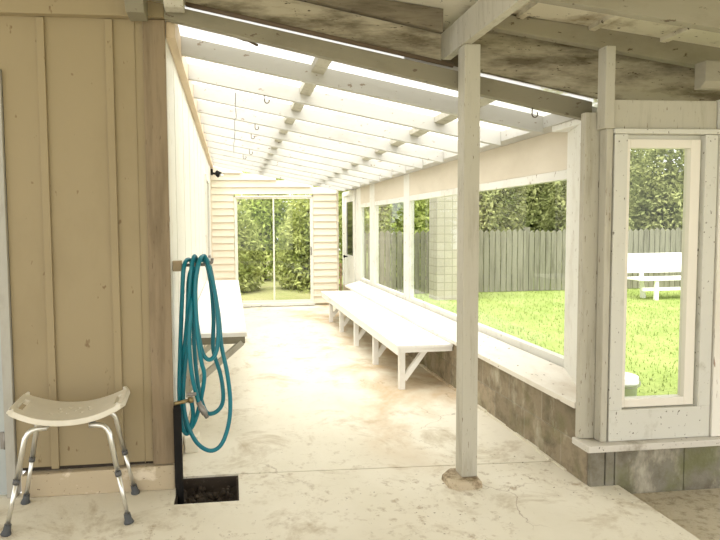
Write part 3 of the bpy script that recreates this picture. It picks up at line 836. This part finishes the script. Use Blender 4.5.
CR = {
 'bush': (crown(M['leafA'], .80, .72, 1.35, 9000, .12, 'bush_crown'), 1.35),
 'conifer': (crown(M['leafB'], .98, .85, 1.9, 19000, .115, 'conifer_crown', .5), 1.9),
 'light': (crown(M['leafC'], .95, .85, 1.7, 10000, .13, 'light_crown'), 1.7),
}
def trunk_me(h):
    mb = MB().tube([(0, 0, 0), (.02, .01, h*.35), (-.02, 0, h*.7), (.01, .02, h)], [.085, .07, .055, .03], 9)
    for k in range(5):
        a = k*1.3; z0 = h*(.35+.11*k)
        mb.tube([(0, 0, z0), (.35*math.cos(a), .30*math.sin(a), z0+.35)], [.03, .012], 6)
    me = bpy.data.meshes.new('trunk'); me.from_pydata([tuple(v) for v in mb.v], [], mb.f)
    me.polygons.foreach_set('use_smooth', mb.sm); me.materials.append(M['bark']); return me
TR = {k: trunk_me(v[1]*1.5) for k, v in CR.items()}
TN = {'bush': 'shrub', 'conifer': 'conifer', 'light': 'tree'}
def tree(kind, x, y, low, s, rot, label, group):
    r = empty(TN[kind], (x, y, -.03)); r.rotation_euler = (0, 0, rot); r.scale = (s, s, s)
    tag(r, label, 'tree' if kind != 'bush' else 'shrub', group)
    c = bpy.data.objects.new('crown', CR[kind][0]); COL.objects.link(c); c.parent = r; c.location = (0, 0, CR[kind][1]+low)
    t_ = bpy.data.objects.new('trunk', TR[kind]); COL.objects.link(t_); t_.parent = r
G1 = 'shrubs behind the sliding door'
tree('bush', -.02, 12.1, -.35, 1.0, .3, 'green shrub filling the left pane of the sliding door', G1)
tree('bush', 1.75, 12.2, -.35, 1.0, 2.1, 'green shrub filling the right pane of the sliding door', G1)
tree('light', .85, 14.6, -.35, 1.05, 4.0, 'taller yellow-green tree behind the two shrubs past the sliding door', G1)
G2 = 'trees behind the board fence'
for i, (k, x, y, s, rot, lab) in enumerate([
    ('light', 3.75, 12.3, 1.0, 0.0, 'light green leafy tree over the fence behind the pale block pier'),
    ('conifer', 5.98, 12.35, 1.0, .1, 'conifer over the fence just right of the pale block pier'),
    ('conifer', 8.22, 12.35, 1.0, 3.1, 'feathery conifer over the fence behind the left part of the garden bench'),
    ('conifer', 10.46, 12.35, 1.0, .05, 'feathery conifer over the fence right of the garden bench'),
    ('light', 3.2, 15.5, 1.25, 3.1, 'tall pale tree in the second row behind the pale block pier'),
    ('conifer', 6.0, 15.7, 1.25, 3.0, 'tall conifer in the second row behind the long window'),
    ('conifer', 8.85, 15.7, 1.25, .1, 'tall conifer in the second row behind the garden bench'),
    ('conifer', 11.7, 15.7, 1.25, 3.2, 'tall conifer in the second row at the right edge')]):
    tree(k, x, y, .1, s, rot, lab, G2)

# ------------------------------------------------------------------ light
wd = bpy.data.worlds.new('World'); S.world = wd; wd.use_nodes = True
bg = wd.node_tree.nodes['Background']
bg.inputs[0].default_value = (1.0, .99, .97, 1); bg.inputs[1].default_value = .88
sl = bpy.data.lights.new('sun', 'SUN'); sl.energy = 3.2; sl.angle = math.radians(50); sl.color = (1, .98, .94)
so_ = bpy.data.objects.new('sun', sl); COL.objects.link(so_)
so_.rotation_euler = Vector((.25, .35, -1)).to_track_quat('-Z', 'Y').to_euler()

# ------------------------------------------------------------------ camera
cam = bpy.data.cameras.new('camera'); co = bpy.data.objects.new('camera', cam); COL.objects.link(co)
cam.sensor_width = 36; cam.lens = 28.0; cam.shift_x = 0.09722; cam.shift_y = -0.01806
cam.clip_start = .05
R = Matrix(((0.99421269, 0.01671634, -0.10612108), (-0.10689477, 0.05548601, -0.99272091), (-0.01070643, 0.99831952, 0.05695178)))
# columns must be the camera axes: right, up, back
co.matrix_world = Matrix.Translation((0, 0, 1.398)) @ R.to_4x4()
S.camera = co

S.view_settings.view_transform = 'Standard'; S.view_settings.look = 'None'
S.view_settings.gamma = 1; S.view_settings.use_curve_mapping = False
S.view_settings.exposure = 1.4
S.cycles.max_bounces = 10; S.cycles.diffuse_bounces = 6; S.cycles.transparent_max_bounces = 16
S.cycles.use_denoising = True
